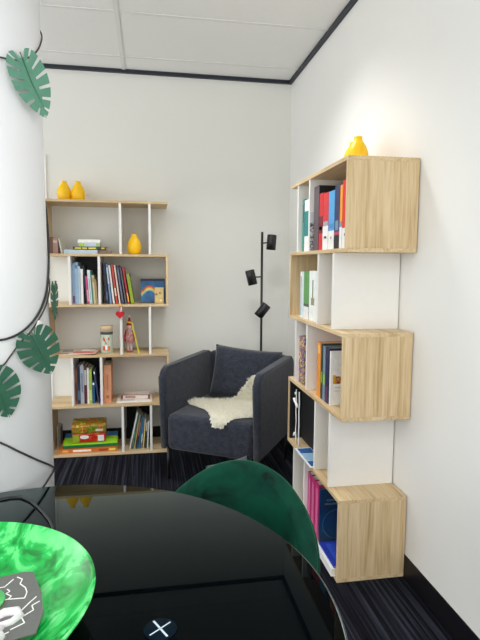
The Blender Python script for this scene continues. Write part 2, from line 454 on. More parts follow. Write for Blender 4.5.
standing('L', 'book', 'lime green book leaning left at the end of the leaning row', LX(-1.160), LX(-1.140), .200, .18, z, (142, 166, 38), tilt=-9, group=G)
# landscape picture book and beige card
pb = thing('picture_book', 'wide blue picture book with a rainbow curve standing face out', 'picture book', (-1.0145, -.160, z+.0024), (R_(-8), 0, 0))
pbox('cover', (-.083, -.006, 0), (.083, .006, .165), rainbow_cover(), pb, .001)
def arc_strip(b, pts, w):
    vs = []
    for i, p in enumerate(pts):
        q0 = Vector(pts[max(i-1, 0)]); q1 = Vector(pts[min(i+1, len(pts)-1)])
        d = (q1-q0).normalized(); n = Vector((-d[1], d[0]))
        vs.append((p[0]-n[0]*w/2, p[1]-n[1]*w/2, p[0]+n[0]*w/2, p[1]+n[1]*w/2))
    V = []; F = []
    for (a0, b0, a1, b1) in vs: V += [(a0, -.0068, b0), (a1, -.0068, b1), (a0, -.0058, b0), (a1, -.0058, b1)]
    for i in range(len(vs)-1):
        k = 4*i
        F += [(k, k+4, k+5, k+1), (k+2, k+3, k+7, k+6), (k, k+2, k+6, k+4), (k+1, k+5, k+7, k+3)]
    F += [(0,1,3,2), (len(V)-4, len(V)-2, len(V)-1, len(V)-3)]
    b.add(V, F)
for off, c in ((0, (206, 84, 60)), (-.009, (236, 160, 60)), (-.018, (240, 220, 120)), (-.027, (150, 190, 170))):
    q = MB(); arc_strip(q, [(-.080+.158*k/16, max(.008, .072 + off + .052*math.sin(k/16*PI*1.25)-.03*k/16)) for k in range(17)], .009)
    q.build('cover_print', rgbmat(c), pb)
q = MB(); q.box((-.083, -.0066, .148), (.083, -.0055, .165)); q.build('cover_print', rgbmat((28, 40, 66)), pb)
cd = thing('greeting_card', 'beige folded card with gold pattern in front of the blue picture book', 'card', (-.974, -.235, z+.0008), (0, 0, R_(-6)))
pbox('front_panel', (-.030, 0, 0), (.030, .002, .108), plain('beige_card', (212, 188, 132), .6, var=.12, scale=50), cd)
pbox('rear_panel', (-.030, .024, 0), (.030, .026, .108), rgbmat((196, 172, 120)), cd)
pbox('fold_panel', (-.030, 0, 0), (-.028, .026, .108), rgbmat((200, 178, 128)), cd)
for (a, b_, c) in ((-.018, .062, (120, 84, 40)), (.006, .070, (150, 110, 50)), (-.010, .024, (236, 206, 110)), (.012, .020, (240, 230, 190))):
    pbox('print', (a-.007, -.0006, b_-.006), (a+.007, .0004, b_+.006), rgbmat(c), cd)

# ---- left bookcase, third tier
z = ZS[2]
flat('magazine', 'white and red magazine lying flat at the left of the third tier', -1.545, -.170, z, .20, .20, .006, (226, 214, 204), rz=6, group='flat magazines',
     prints=((.5, 1, .05, .5, (206, 60, 48)), (.1, .45, .5, .9, (160, 150, 150)), (0, .3, 0, .3, (196, 156, 84))), cat='magazine')
flat('magazine', 'red and cream magazine lying flat just left of the fox tin', -1.462, -.195, z+.0075, .15, .17, .005, (224, 186, 168), rz=-8, group='flat magazines',
     prints=((.0, .9, .05, .35, (210, 66, 50)), (.2, .8, .55, .85, (250, 240, 230))), cat='magazine')
jr = thing('storage_tin', 'round pale green tin with a red fox print on the third tier', 'tin', (-1.330, -.20, z+.0008), (0,0,0))
q = MB(); q.lathe([(0,0),(.040,0),(.041,.004),(.041,.150),(0,.150)], n=32); q.build('body', rgbmat((186, 200, 180)), jr)
q = MB(); q.lathe([(0.0,.150),(.0425,.150),(.0425,.182),(.039,.186),(0,.186)], n=32); q.build('lid', rgbmat((214, 190, 152)), jr)
q = MB(); q.lathe([(.0413,.128),(.0418,.128),(.0418,.146),(.0413,.146)], n=32); q.build('band', rgbmat((70, 74, 70)), jr)
def curved(b, pts, r, n=1):
    """polygon (angle offset m, z) wrapped on the tin front"""
    V = []
    for (u, zz) in pts:
        a = -PI/2 + u/r; V.append((r*math.cos(a), r*math.sin(a), zz))
    b.add(V, [tuple(range(len(V)))])
fox_r = .0414
for pts, c in (([(-.022,.05),(.022,.05),(.024,.09),(-.024,.09)], (238, 236, 230)),
               ([(-.022,.088),(0,.060),(.022,.088),(.012,.102),(-.012,.102)], (214, 52, 40)),
               ([(-.022,.086),(-.010,.100),(-.022,.116)], (206, 46, 36)), ([(.010,.100),(.022,.086),(.022,.116)], (206, 46, 36)),
               ([(-.026,.02),(-.004,.02),(-.008,.048),(-.024,.05)], (206, 70, 50)), ([(.004,.016),(.026,.02),(.024,.05),(.008,.046)], (226, 120, 60)),
               ([(-.008,.026),(.008,.026),(.006,.056),(-.006,.056)], (250, 250, 246))):
    fox_r = fox_r + .00025
    q = MB(); curved(q, pts, fox_r); q.build('fox_print', rgbmat(c), jr)
# red and white knitted figure
gn = thing('christmas_figure', 'slim red and white patterned figure standing beside the yellow folding strip', 'figurine', (-1.177, -.20, z+.0008), (0,0,0))
KN = patch_mat('red_white_knit', [(190, 24, 40), (226, 210, 206), (176, 20, 40), (236, 226, 222), (150, 16, 30)], 75, .9)
q = MB(); q.lathe([(0,.060),(.022,.060),(.030,.070),(.030,.100),(.024,.130),(.020,.160),(0,.160)], n=24); q.build('body', KN, gn)
for s in (-1, 1):
    q = MB(); q.tube([(s*.011, 0, .004), (s*.011, 0, .035), (s*.010, 0, .066)], .0085, 10); q.build('leg', rgbmat((228, 214, 212)), gn)
    q = MB(); q.box((s*.011-.009, -.018, 0), (s*.011+.009, .010, .010), .003); q.build('shoe', rgbmat((186, 30, 40)), gn)
    q = MB(); q.tube([(s*.020, 0, .150), (s*.029, -.006, .115), (s*.029, -.012, .078)], [.008, .008, .007], 10); q.build('arm', rgbmat((184, 24, 44)), gn)
q = MB(); q.lathe([(0,.158),(.012,.160),(.019,.172),(.019,.186),(.012,.197),(0,.200)], n=24); q.build('head', rgbmat((238, 214, 196)), gn)
q = MB(); q.lathe([(.0205,.186),(.021,.192),(.014,.206),(.009,.222),(.004,.240),(0,.244)], n=20); q.build('hat', rgbmat((186, 26, 40)), gn)
q = MB(); q.lathe([(0,.240),(.007,.242),(.008,.248),(.005,.254),(0,.256)], n=14); q.build('pompom', rgbmat((244, 240, 236)), gn)
ru = thing('folding_strip', 'yellow folded strip leaning to the right of the red and white figure', 'strip', (-1.135, -.262, z+.0008), (0,0,0))
q = MB(); q.box((-.004,-.008,0),(.004,.008,.205), .0008, M=Matrix.Rotation(R_(-12),4,'Y')); o = q.build('long_arm', rgbmat((214, 206, 34)), ru); o.location = (.022, 0, 0.0012)
q = MB(); q.box((-.040,-.008,-.004),(.004,.008,.004), .0008, M=Matrix.Rotation(R_(14),4,'Y')); o = q.build('short_arm', rgbmat((220, 190, 50)), ru); o.location = (-.019, 0, .207)
# red heart on a ribbon
ht = thing('heart_ornament', 'red felt heart hanging on a short ribbon from the second tier shelf edge', 'ornament', (-1.232, -.3125, 0.962), (0,0,0))
hp = []
for k in range(40):
    t = 2*PI*k/40
    hp.append((.0285*math.sin(t)**3, .0285*(13*math.cos(t)-5*math.cos(2*t)-2*math.cos(3*t)-math.cos(4*t))/16))
q = MB(); q.prism(hp, -.005, .005, M=Matrix.Rotation(PI/2, 4, 'X')); q.build('heart', rgbmat((190, 22, 36), .8), ht)
q = MB(); q.box((-.003, -.001, .012), (.003, .001, .068)); q.build('ribbon', rgbmat((226, 60, 90)), ht)
q = MB(); q.box((-.009, -.0016, .058), (.009, .0016, .074)); q.box((-.003,.0,.0680),(.003,.055,.0700)); q.build('bow', rgbmat((236, 190, 60)), ht)

# ---- left bookcase, fourth tier
z = ZS[1]; G = 'books in the narrow bay of the fourth tier'
for (x0, x1, h, c, tl, sp, lb) in (
    (-1.539, -1.526, .245, (150, 88, 60), 0, ((.1,.6,(110,60,40)),), 'brown spined book first from the left in the fourth tier'),
    (-1.525, -1.506, .262, (44, 58, 96), 0, ((.55,.95,(30,40,66)), (.1,.35,(80,120,150))), 'dark blue book second from the left in the fourth tier'),
    (-1.505, -1.482, .266, (176, 186, 200), 0, ((.3,.8,(120,136,160),.3),), 'silver grey spine in the fourth tier between two dark books'),
    (-1.481, -1.462, .258, (92, 34, 36), 0, ((.5,.9,(190,190,190)),), 'dark maroon book with a grey title patch in the fourth tier'),
    (-1.461, -1.449, .246, (236, 232, 222), 0, (), 'narrow white spine left of the lime book in the fourth tier'),
    (-1.448, -1.430, .236, (156, 184, 78), 0, ((.1,.4,(196,210,130)),), 'lime green spine in the fourth tier narrow bay'),
    (-1.428, -1.412, .150, (34, 84, 132), 0, ((.85,.95,(230,230,230)),), 'short blue book beside the lime spine in the fourth tier')):
    standing('L', 'book', lb, LX(x0), LX(x1), h, .18, z, c, tilt=tl, spine=sp, group=G)
standing('L', 'book', 'navy slim book leaning left behind a small purple book', LX(-1.392), LX(-1.382), .226, .17, z, (52, 62, 98), tilt=-7, spine=((.9,.98,(235,235,235)),), group=G)
standing('L', 'book', 'short purple book at the right end of the narrow fourth tier bay', LX(-1.3795), LX(-1.3705), .095, .17, z, (118, 40, 122), group=G)
standing('L', 'book', 'thick salmon orange book standing alone right of the narrow fourth tier bay', LX(-1.351), LX(-1.303), .262, .20, z, (232, 164, 124), spine=((.12,.2,(200,120,90),.3), (.35,.75,(206,130,98),.4)))
standing('L', 'folder', 'black folder standing behind the thick salmon book', LX(-1.351), LX(-1.312), .300, .03, z, (24, 30, 34), front=-.048, cat='folder')
flat('notebook', 'large white notebook lying flat beside the salmon book', -1.148, -.165, z, .24, .20, .010, (240, 238, 234), prints=((.1,.5,.1,.3,(200,200,200)),), cat='notebook')
fb = thing('tray', 'shallow white tray with brown corners lying on the white notebook', 'tray', (-1.140, -.16, z+.0120), (0, 0, R_(-2)))
pbox('tray_base', (-.095, -.06, 0), (.095, .06, .006), rgbmat((216, 196, 184)), fb)
for nm, a, b_ in (('rim', (-.095,-.06,.006), (.095,-.054,.026)), ('rim', (-.095,.054,.006), (.095,.06,.026)), ('rim', (-.095,-.054,.006), (-.089,.054,.026)), ('rim', (.089,-.054,.006), (.095,.054,.026))):
    pbox(nm, a, b_, rgbmat((226, 214, 206)), fb)
for xx in (-.092, .092): pbox('corner_piece', (xx-.006, -.063, .002), (xx+.006, -.050, .030), rgbmat((120, 60, 40)), fb)
pbox('label', (-.07, -.0612, .010), (.0, -.0598, .022), rgbmat((170, 120, 100)), fb)

# ---- left bookcase, bottom tier
z = ZS[0]
pz = flat('puzzle_box', 'flat orange puzzle box at the bottom of the pile on the lowest tier', -1.462, -.165, z, .385, .215, .030, (206, 112, 46), cat='box')
for (a, b_, c) in ((-.10, .02, (246, 236, 220)), (.07, .13, (150, 70, 30)), (-.17, -.13, (236, 170, 90)), (.14, .18, (226, 220, 90))):
    pbox('box_print', (a, -.1082, .008), (b_, -.1072, .022), rgbmat(c), pz)
gm = thing('game_board', 'lime green and blue board box lying tilted on the orange puzzle box', 'box', (-1.450, -.175, z+.0500), (R_(10), 0, R_(1.5)))
pbox('lower_half', (-.180, -.085, 0), (.180, .02, .022), rgbmat((150, 214, 30)), gm, .002)
pbox('upper_half', (-.180, .02, 0), (.180, .085, .022), rgbmat((32, 108, 160)), gm, .002)
pbox('edge_trim', (-.182, -.088, -.002), (.182, -.085, .018), rgbmat((30, 120, 70)), gm)
tin = thing('biscuit_tin', 'red and green rectangular tin with white label on top of the game pile', 'tin', (-1.458, -.190, z+.0735), (R_(10), 0, R_(1.5)))
TG = patch_mat('green_food_print', [(96, 120, 30), (150, 164, 44), (200, 60, 36), (120, 140, 40), (226, 180, 70)], 30, .35)
TR_ = patch_mat('red_food_print', [(196, 40, 28), (206, 50, 30), (190, 36, 26), (216, 100, 50)], 26, .35)
pbox('tin_body', (-.110, -.06, 0), (.110, .06, .066), TR_, tin, .006)
pbox('tin_lid', (-.113, -.063, .066), (.113, .063, .128), TG, tin, .010)
q = MB(); q.prism([(.030*math.cos(2*PI*k/24)-.03, .014*math.sin(2*PI*k/24)+.042) for k in range(24)], .0598, .0610, M=Matrix.Rotation(PI/2, 4, 'X')); q.build('oval_label', WHITE_P, tin)
pbox('square_label', (.058, -.0610, .008), (.098, -.0595, .052), WHITE_P, tin)
pbox('side_print', (-.108, -.0610, .004), (-.066, -.0598, .060), rgbmat((160, 180, 50)), tin)
pbox('lid_print', (.045, -.0640, .085), (.095, -.0625, .100), rgbmat((230, 226, 200)), tin)
standing('L', 'book', 'grey slim booklet leaning at the left of the lowest tier by the oak side', LX(-1.686), LX(-1.678), .150, .10, z, (196, 192, 180), front=-.13, group='booklets at the left of the lowest tier')
standing('L', 'book', 'dark slim booklet beside the grey one on the lowest tier', LX(-1.674), LX(-1.664), .140, .10, z, (120, 122, 118), front=-.13, group='booklets at the left of the lowest tier')
G = 'books leaning right in the narrow bay of the lowest tier'
for (x0, x1, h, c, tl, sp, lb) in (
    (-1.1900, -1.1814, .262, (236, 238, 236), 12.5, (), 'tall white book leaning right against the others in the lowest tier'),
    (-1.1748, -1.1662, .250, (46, 104, 84), 11.3, ((.1,.5,(90,150,120)),), 'green slim book leaning right next to the tall white one'),
    (-1.1596, -1.1510, .246, (176, 150, 100), 10.1, (), 'tan book leaning right in the lowest tier narrow bay'),
    (-1.1444, -1.1358, .238, (58, 62, 92), 8.9, ((.4,.8,(190,110,90)),), 'navy book with a terracotta patch leaning right in the lowest tier'),
    (-1.1292, -1.1206, .222, (40, 120, 140), 7.7, (), 'teal blue slim book leaning right in the lowest tier'),
    (-1.1140, -1.1054, .216, (70, 110, 170), 6.5, ((.2,.5,(220,220,210)),), 'bright blue book leaning right with a pale spine patch'),
    (-1.0988, -1.0902, .212, (206, 180, 110), 5.3, (), 'sand yellow book leaning right near the right divider of the lowest tier'),
    (-1.0836, -1.0750, .206, (44, 60, 66), 4.1, ((.6,.9,(200,200,190)),), 'dark slate slim book leaning right third from the lowest right divider'),
    (-1.0684, -1.0598, .196, (200, 206, 204), 2.9, (), 'pale grey thin book nearest the right divider in the lowest tier')):
    standing('L', 'book', lb, LX(x0), LX(x1), h, .17, z, c, tilt=tl, spine=sp, group=G)

# ---- right bookcase, top tier   (RX: shelf coordinate from distance u to the near end)
RX = lambda u: .8 - u
z = ZS[4]; G = 'text books at the far end of the top tier'
standing('R', 'book', 'teal book standing at the far end of the right bookcase top tier', RX(.650), RX(.618), .258, .20, z, (58, 142, 132), spine=((.55,.9,(40,110,104)),), group=G, cover=((0,1,0,1,(46,130,120)),))
standing('R', 'book', 'white book with a slanted teal emblem patch beside the teal book', RX(.612), RX(.545), .250, .20, z, (240, 242, 242), group=G, spine=((.30,.78,(20,132,134),.04),))
bk = standing('R', 'booklet', 'thin booklet with a grey photo cover propped against the divider', RX(.4745), RX(.4690), .180, .10, z, (206, 208, 208), front=-.294, cover=((0,1,.0,.72,patch_mat('grey_photo', [(60,64,68),(120,124,126),(200,200,198),(90,92,96)], 40)),), cat='booklet')
G = 'coloured text books on the top tier near end'
standing('R', 'binder', 'tall plum grey binder with black sides at the far end of the coloured row', RX(.464), RX(.392), .292, .22, z, (98, 84, 92), cover=((0,1,0,1,(24,24,28)),), cat='binder')
LOW = (236, 236, 234)
for (u0, u1, h, c, sp, lb) in (
    (.386, .336, .252, (206, 34, 46), ((.30,.60,(120,24,40),.0), (.36,.42,(240,200,200))), 'red book with a dark red band right of the plum binder'),
    (.332, .262, .246, (214, 48, 56), ((.0,.42,LOW,.0), (.20,.24,(206,60,66),.3), (.42,.50,(160,170,180),.1)), 'red book with a white lower spine beside the sky blue one'),
    (.258, .188, .244, (84, 164, 220), ((.0,.32,LOW,.0), (.36,.44,(60,140,200),.1), (.18,.22,(206,60,66),.4)), 'sky blue book with a white lower spine in the coloured row'),
    (.184, .128, .256, (44, 52, 98), ((.0,.22,(26,26,30),.0), (.22,.27,(190,60,90),.0), (.3,.45,(120,140,170),.2)), 'navy book with a black foot and pink line on its spine'),
    (.124, .098, .252, (246, 158, 36), ((.0,.34,LOW,.0), (.34,.42,(130,150,170),.0)), 'orange book with white foot squeezed between navy and red books'),
    (.094, .040, .266, (222, 38, 46), ((.0,.30,LOW,.0), (.18,.22,(206,60,66),.4)), 'tall red book with white foot nearest the oak end panel')):
    standing('R', 'book', lb, RX(u0), RX(u1), h, .20, z, c, spine=sp, group=G)

# ---- right bookcase, second tier
z = ZS[3]; G = 'books on the second tier of the right bookcase'
standing('R', 'folder', 'teal folder standing tall behind the white books on the second tier', RX(.700), RX(.565), .272, .03, z, (18, 128, 132), front=-.072, cat='folder')
standing('R', 'folder', 'black folder beside the teal folder behind the green book', RX(.560), RX(.360), .268, .03, z, (30, 36, 44), front=-.072, cat='folder')
standing('R', 'book', 'white book first from the far end of the right second tier', RX(.665), RX(.636), .232, .19, z, (240, 242, 240), group=G, spine=((.05,.9,(120,170,190),.7),))
standing('R', 'book', 'white and pale blue book left of the green spine on the second tier', RX(.632), RX(.607), .232, .19, z, (216, 228, 234), group=G)
standing('R', 'book', 'green spined book with white foot on the right second tier', RX(.602), RX(.520), .236, .19, z, (92, 156, 84), group=G, spine=((.0,.26,LOW,.0), (.26,.32,(70,90,80),.0)))
standing('R', 'book', 'white book with green photo patch nearest the divider on the second tier', RX(.515), RX(.400), .238, .19, z, (236, 240, 236), group=G, spine=((.32,.46,(150,140,110),.3), (.46,.82,(40,96,60),.55)))

# ---- right bookcase, third tier
z = ZS[2]; G = 'books on the third tier of the right bookcase'
MULTI = patch_mat('colourful_cover', [(206, 160, 90), (70, 110, 160), (150, 50, 60), (226, 200, 150), (60, 90, 60)], 26)
standing('R', 'book', 'colourful patterned book alone between white dividers on the third tier', RX(.664), RX(.575), .240, .18, z, MULTI, group=G)
standing('R', 'book', 'orange spined book first in the near bay of the third tier', RX(.372), RX(.322), .252, .19, z, (236, 150, 60), group=G, spine=((.8,.95,(250,200,120),.3),))
standing('R', 'book', 'black green book between orange and grey blue spines on the third tier', RX(.316), RX(.292), .250, .19, z, (38, 66, 56), group=G, spine=((.3,.5,(120,190,50),.2),))
standing('R', 'book', 'grey blue book with a lime patch on its spine on the third tier', RX(.288), RX(.258), .246, .19, z, (122, 142, 164), group=G, spine=((.3,.5,(150,200,60),.1),))
standing('R', 'book', 'dark navy purple book leaning behind the white picture cover book', RX(.254), RX(.212), .246, .19, z, (44, 44, 78), group=G, spine=((.05,.3,(96,50,90),.2),))
ART = patch_mat('cover_figure', [(120, 40, 60), (226, 170, 60), (60, 40, 70), (190, 60, 60)], 60)
standing('R', 'book', 'white covered picture book with small coloured figures facing the table', RX(.200), RX(.187), .237, .22, z, (238, 240, 238), group=G,
         cover=((.05,.11,.40,.56,(226,176,60)), (.10,.24,.40,.54,ART), (.08,.24,.32,.34,(200,204,204)), (.09,.22,.26,.275,(206,208,208))))

# ---- right bookcase, fourth tier: black case with a white cord, booklet below
z = ZS[1]
bc = thing('file_box', 'black box filling the far bay of the right bookcase fourth tier', 'box', (-.019, RBASE[1], z+.0008), (0, 0, -PI/2))
pbox('box_body', (.020, -.206, .0), (.452, -.012, .318), BLACK_BOARD, bc, .002)
pbox('open_flap', (.0175, -.272, .0), (.0205, -.206, .318), BLACK_BOARD, bc)
pbox('lid_seam', (.021, -.2070, .300), (.452, -.2055, .303), rgbmat((44, 46, 50)), bc)
# white cord and clip hanging in front of the box
cdx = thing('white_cord', 'white cord with small clips hanging in front of the black box', 'cord', (-.2800, -1.245, z+.004), (0, 0, -PI/2))
def cordpts(dx, n=14, amp=.004): return [(dx+amp*math.sin(k*1.3), -.003, .29*k/n) for k in range(n+1)]
part('cord', lambda b: b.tube(cordpts(0), .003, 6), WHITE_P, cdx)
part('cord', lambda b: b.tube(cordpts(.055, amp=.002), .0035, 6), WHITE_P, cdx)
part('clip', lambda b: b.tube([(-.035,-.004,.235), (-.026,-.004,.222), (-.008,-.004,.218), (.010,-.004,.212), (.020,-.004,.198)], [.009,.007,.006,.008,.006], 8), WHITE_P, cdx)
part('clip', lambda b: b.tube([(-.008,-.004,.275), (-.006,-.004,.262)], [.007,.006], 8), WHITE_P, cdx)
part('clip', lambda b: b.tube([(-.035,-.004,.030), (-.026,-.004,.040), (-.020,-.004,.052)], [.005,.006,.005], 8), WHITE_P, cdx)

# ---- right bookcase, bottom tier
z = ZS[0]; G = 'pink binders on the lowest tier'
for (u0, u1, c, lb) in ((.473, .424, (178, 40, 110), 'farthest pink binder in the row on the lowest tier'),
                        (.419, .366, (196, 44, 116), 'middle pink binder in the row on the lowest tier'),
                        (.361, .305, (206, 48, 112), 'pink binder beside the blue covered book on the lowest tier')):
    standing('R', 'binder', lb, RX(u0), RX(u1), .268, .22, z, c, group=G, spine=((.1,.9,(222,110,160),.75),), cat='binder')
sb = standing('R', 'book', 'deep blue science book with cover facing the table on the lowest tier', RX(.301), RX(.286), .255, .22, z, plain('blue_cover', (16, 62, 110), .35, var=.35, scale=9))
def text_part(body, size, M, m, parent, name='title_lettering', ext=.0004):
    cu = bpy.data.curves.new(name, 'FONT'); cu.body = body; cu.size = size; cu.extrude = ext
    cu.align_x = 'LEFT'
    t = bpy.data.objects.new(name, cu); COL.objects.link(t)
    dg = bpy.context.evaluated_depsgraph_get(); dg.update()
    me = bpy.data.meshes.new_from_object(t.evaluated_get(dg)); bpy.data.objects.remove(t)
    me.transform(M); me.materials.append(m)
    o = bpy.data.objects.new(name, me); COL.objects.link(o); o.parent = parent
    return o
MT = Matrix.Translation((.0152, .031, .197)) @ Matrix(((0,0,1,0),(1,0,0,0),(0,1,0,0),(0,0,0,1)))
text_part('SCIENCE', .0120, MT, rgbmat((150, 176, 200)), sb)
text_part('MAGAZINE', .0120, Matrix.Translation((0, -.008, -.018)) @ MT, rgbmat((150, 176, 200)), sb)
q = MB(); q.tube([(.0148, .085+.07*math.cos(2*PI*k/30), .085+.07*math.sin(2*PI*k/30)) for k in range(31)], .0012, 6); q.build('cover_print', rgbmat((60, 120, 170)), sb)
flat('book', 'thick white book lying flat under the royal blue booklet on the lowest tier', -.212, -1.805, z, .205, .205, .033, (242, 242, 240), rz=-90, hard=True)
rb = flat('booklet', 'royal blue booklet with pale panel lying on the white book', -.203, -1.808, z+.0342, .195, .200, .007, (30, 52, 160), rz=-90, cat='booklet',
     prints=((.05,.95,.42,.46,(20,30,110)), (.05,.80,.55,.95,(130,150,206)), (.86,.98,.15,.40,(236,238,244)), (.1,.8,.12,.36,(44,78,190))))
fl = flat('brochure', 'blue and white brochure poking out over the shelf below the black box', -.232, -1.475, ZS[1], .10, .12, .004, (238, 240, 242), rz=-90, cat='brochure',
     prints=())
for o in (fl,):
    o.location = (-.200, -1.643, ZS[1]+.0008); 
    for c in list(o.children): bpy.data.objects.remove(c)
fl.location = (-.264, -1.452, ZS[1]+.0008); fl.rotation_euler = (0, 0, 0)
pbox('page', (-.045, -.128, 0), (.042, .130, .004), rgbmat((240, 242, 244)), fl)
pbox('page_print', (-.036, -.118, .0036), (.036, -.055, .0046), rgbmat((32, 88, 150)), fl)
pbox('page_print', (-.036, .050, .0036), (.036, .120, .0046), rgbmat((44, 96, 156)), fl)
pbox('page_print', (-.036, -.050, .0036), (.036, .045, .0046), rgbmat((150, 186, 214)), fl)
pbox('page_print', (.000, -.110, .0040), (.038, -.030, .0052), patch_mat('face_photo', [(70,40,30),(200,140,110),(226,180,150),(120,70,50)], 60), fl)

# ------------------------------------------------------------------ armchair
AC = thing('armchair', 'charcoal grey fabric armchair angled in the room corner', 'armchair', (-.993, -.783, 0), (0, 0, R_(-31.34)))
W_, D_, H_ = .636, .688, .705
AT = .046
def side_prof(b, x0, x1):
    # arm seen from the side: rounded front top corner, slight slope, bottom at .20
    pts = []
    r = .06
    for k in range(9):
        a = PI - k*(PI/2)/8
        pts.append((r + r*math.cos(a), H_ - .012 - r + r*math.sin(a)))
    pts += [(D_*.55, H_-.004), (D_-.07, H_)]
    for k in range(7):
        a = PI/2 - k*(PI/2)/6
        pts.append((D_-.07+.07*math.cos(a), H_-.07+.07*math.sin(a)))
    pts += [(D_-.02, .20), (.012, .20)]
    t = bmesh.new()
    A = [t.verts.new((x0, p[0], p[1])) for p in pts]; B = [t.verts.new((x1, p[0], p[1])) for p in pts]
    f1 = t.faces.new(A[::-1]); f2 = t.faces.new(B)
    n = len(pts)
    for i in range(n): t.faces.new([A[i], A[(i+1)%n], B[(i+1)%n], B[i]])
    ed = list({e for f in (f1, f2) for e in f.edges})
    bmesh.ops.bevel(t, geom=ed, offset=.016, segments=4, affect='EDGES', profile=.5)
    b._merge(t, True)
part('arm', lambda b: side_prof(b, 0, AT), UPHOL, AC)
part('arm', lambda b: side_prof(b, W_-AT, W_), UPHOL, AC)
part('backrest', lambda b: b.box((AT-.004, D_-.085, .20), (W_-AT+.004, D_-.002, H_-.002), .03, 5), UPHOL, AC)
part('seat', lambda b: b.box((AT+.001, .004, .195), (W_-AT-.001, D_-.086, .415), .035, 6), UPHOL, AC)
# back cushion: puffy, leaning
def cushion(b, w, h, t, n=18):
    V = []; F = []
    for s in (-1, 1):
        for i in range(n+1):
            for j in range(n+1):
                u, v = 2*i/n-1, 2*j/n-1
                e = max(0, (1-abs(u)**4)*(1-abs(v)**4))**.45
                px = u*(1-.05*(1-abs(v)**2)*abs(u)); pz = v*(1-.06*(1-abs(u)**2)*abs(v))
                V.append((w/2*px, s*t/2*e, h/2*pz))
    N_ = (n+1)*(n+1)
    for s in (0, 1):
        for i in range(n):
            for j in range(n):
                k = s*N_ + i*(n+1)+j
                F.append((k, k+1, k+n+2, k+n+1))
    b.add(V, F, smooth=True)
    bmesh.ops.remove_doubles(b.bm, verts=b.bm.verts[:], dist=1e-5)
q = MB(); cushion(q, .470, .350, .14); o = q.build('back_cushion', UPHOL, AC); o.location = (W_/2+.028, D_-.165, .578); o.rotation_euler = (R_(-14), R_(3), 0)
for (lx, ly) in ((.035, .055), (W_-.035, .055), (.035, D_-.06), (W_-.035, D_-.06)):
    part('leg', lambda b: b.tube([(lx, ly, 0), (lx, ly, .21)], .010, 12), BLACK_MET, AC)
# sheepskin
SK = thing('sheepskin_throw', 'cream sheepskin draped over the seat of the grey armchair', 'sheepskin', (-.993, -.783, 0), (0, 0, R_(-31.34)))
# outline on the seat (local), part climbs the right arm
FURM = fleece_mat()
def seat_z(x, y):
    z = .4165
    if y < .045: z -= (.045-y)**2*14
    return z
LIMY = .405
def skin_pt(x, y):
    """sheet point and normal: behind LIMY the fleece climbs the back cushion"""
    if y <= LIMY:
        return Vector((x, y, seat_z(x, y)+.004)), (Vector((0, -.6, .8)) if y < .02 else Vector((0, 0, 1)))
    h = y - LIMY
    return Vector((x, LIMY+.004+h*.24, seat_z(x, LIMY)+.004+h)), Vector((0, -.96, .26))
outline2 = [(.050,.285),(.090,.222),(.165,.190),(.235,.150),(.290,.085),(.335,.010),(.365,-.014),(.410,-.016),(.445,.012),(.505,.075),(.578,.115),(.578,.575),(.430,.580),(.385,.520),(.330,.440),(.250,.385),(.150,.350),(.085,.330)]
def inside(x, y, P=outline2):
    c = False
    for i in range(len(P)):
        (x0, y0), (x1, y1) = P[i], P[i-1]
        if (y0 > y) != (y1 > y) and x < (x1-x0)*(y-y0)/(y1-y0)+x0: c = not c
    return c
hb = MB()
st = .0125
cells = {}
def gv(i, j):
    if (i, j) not in cells:
        p, n = skin_pt(i*st, j*st); cells[(i, j)] = hb.bm.verts.new(p + n*.004)
    return cells[(i, j)]
for i in range(0, 48):
    for j in range(-2, 50):
        if inside((i+.5)*st, (j+.5)*st, outline2):
            f = hb.bm.faces.new([gv(i, j), gv(i+1, j), gv(i+1, j+1), gv(i, j+1)]); f.smooth = True
hb.build('hide', FURM, SK)
fur = MB()
cnt = 0
rs = random.Random(3)
while cnt < 13000:
    x, y = rs.uniform(.04, .58), rs.uniform(-.02, .585)
    if not inside(x, y, outline2): continue
    cnt += 1
    p, n = skin_pt(x, y)
    cl = Vector((math.sin(x*57+y*31), math.cos(y*63-x*21), math.sin(x*41+y*77)))*.4
    d = (n*1.2 + cl + Vector((rs.uniform(-.7,.7), rs.uniform(-.9,.4), rs.uniform(-.3,.3)))).normalized()
    if d.dot(n) < .15: d = (d + n*.5).normalized()
    L_ = rs.uniform(.016, .030)
    e_ = p + d*L_
    if e_.x < .053 or e_.x > .586 or (y <= LIMY and e_.y > .424) or (y > LIMY and e_.y > p.y) or (e_.z < .424 and e_.y > -.005): continue
    w = rs.uniform(.0014, .0024)
    s = d.cross(Vector((rs.uniform(-1,1), rs.uniform(-1,1), rs.uniform(-1,1)))).normalized()*w
    c = d.cross(s).normalized()*rs.uniform(-.006, .006)
    p0 = p + n*.003
    fur.add([p0-s, p0+s, p0+d*L_*.55+s*.8+c*.5, p0+d*L_*.55-s*.8+c*.5, p0+d*L_+c], [(0,1,2,3), (3,2,4)], smooth=True)
fur.build('fleece', FURM, SK, kind='stuff', fix=False)
# grey cushion on the floor behind the velvet chair
FC = MB(); cushion(FC, .27, .24, .10)
o = FC.build('floor_cushion', fabric('slate_cushion_fabric', (58, 64, 72), (92, 98, 106))); o.location = (-.62, -1.16, .120); o.rotation_euler = (R_(-18), 0, R_(25))
tag(o, 'slate grey cushion on the floor between the armchair and the green chair', 'cushion')

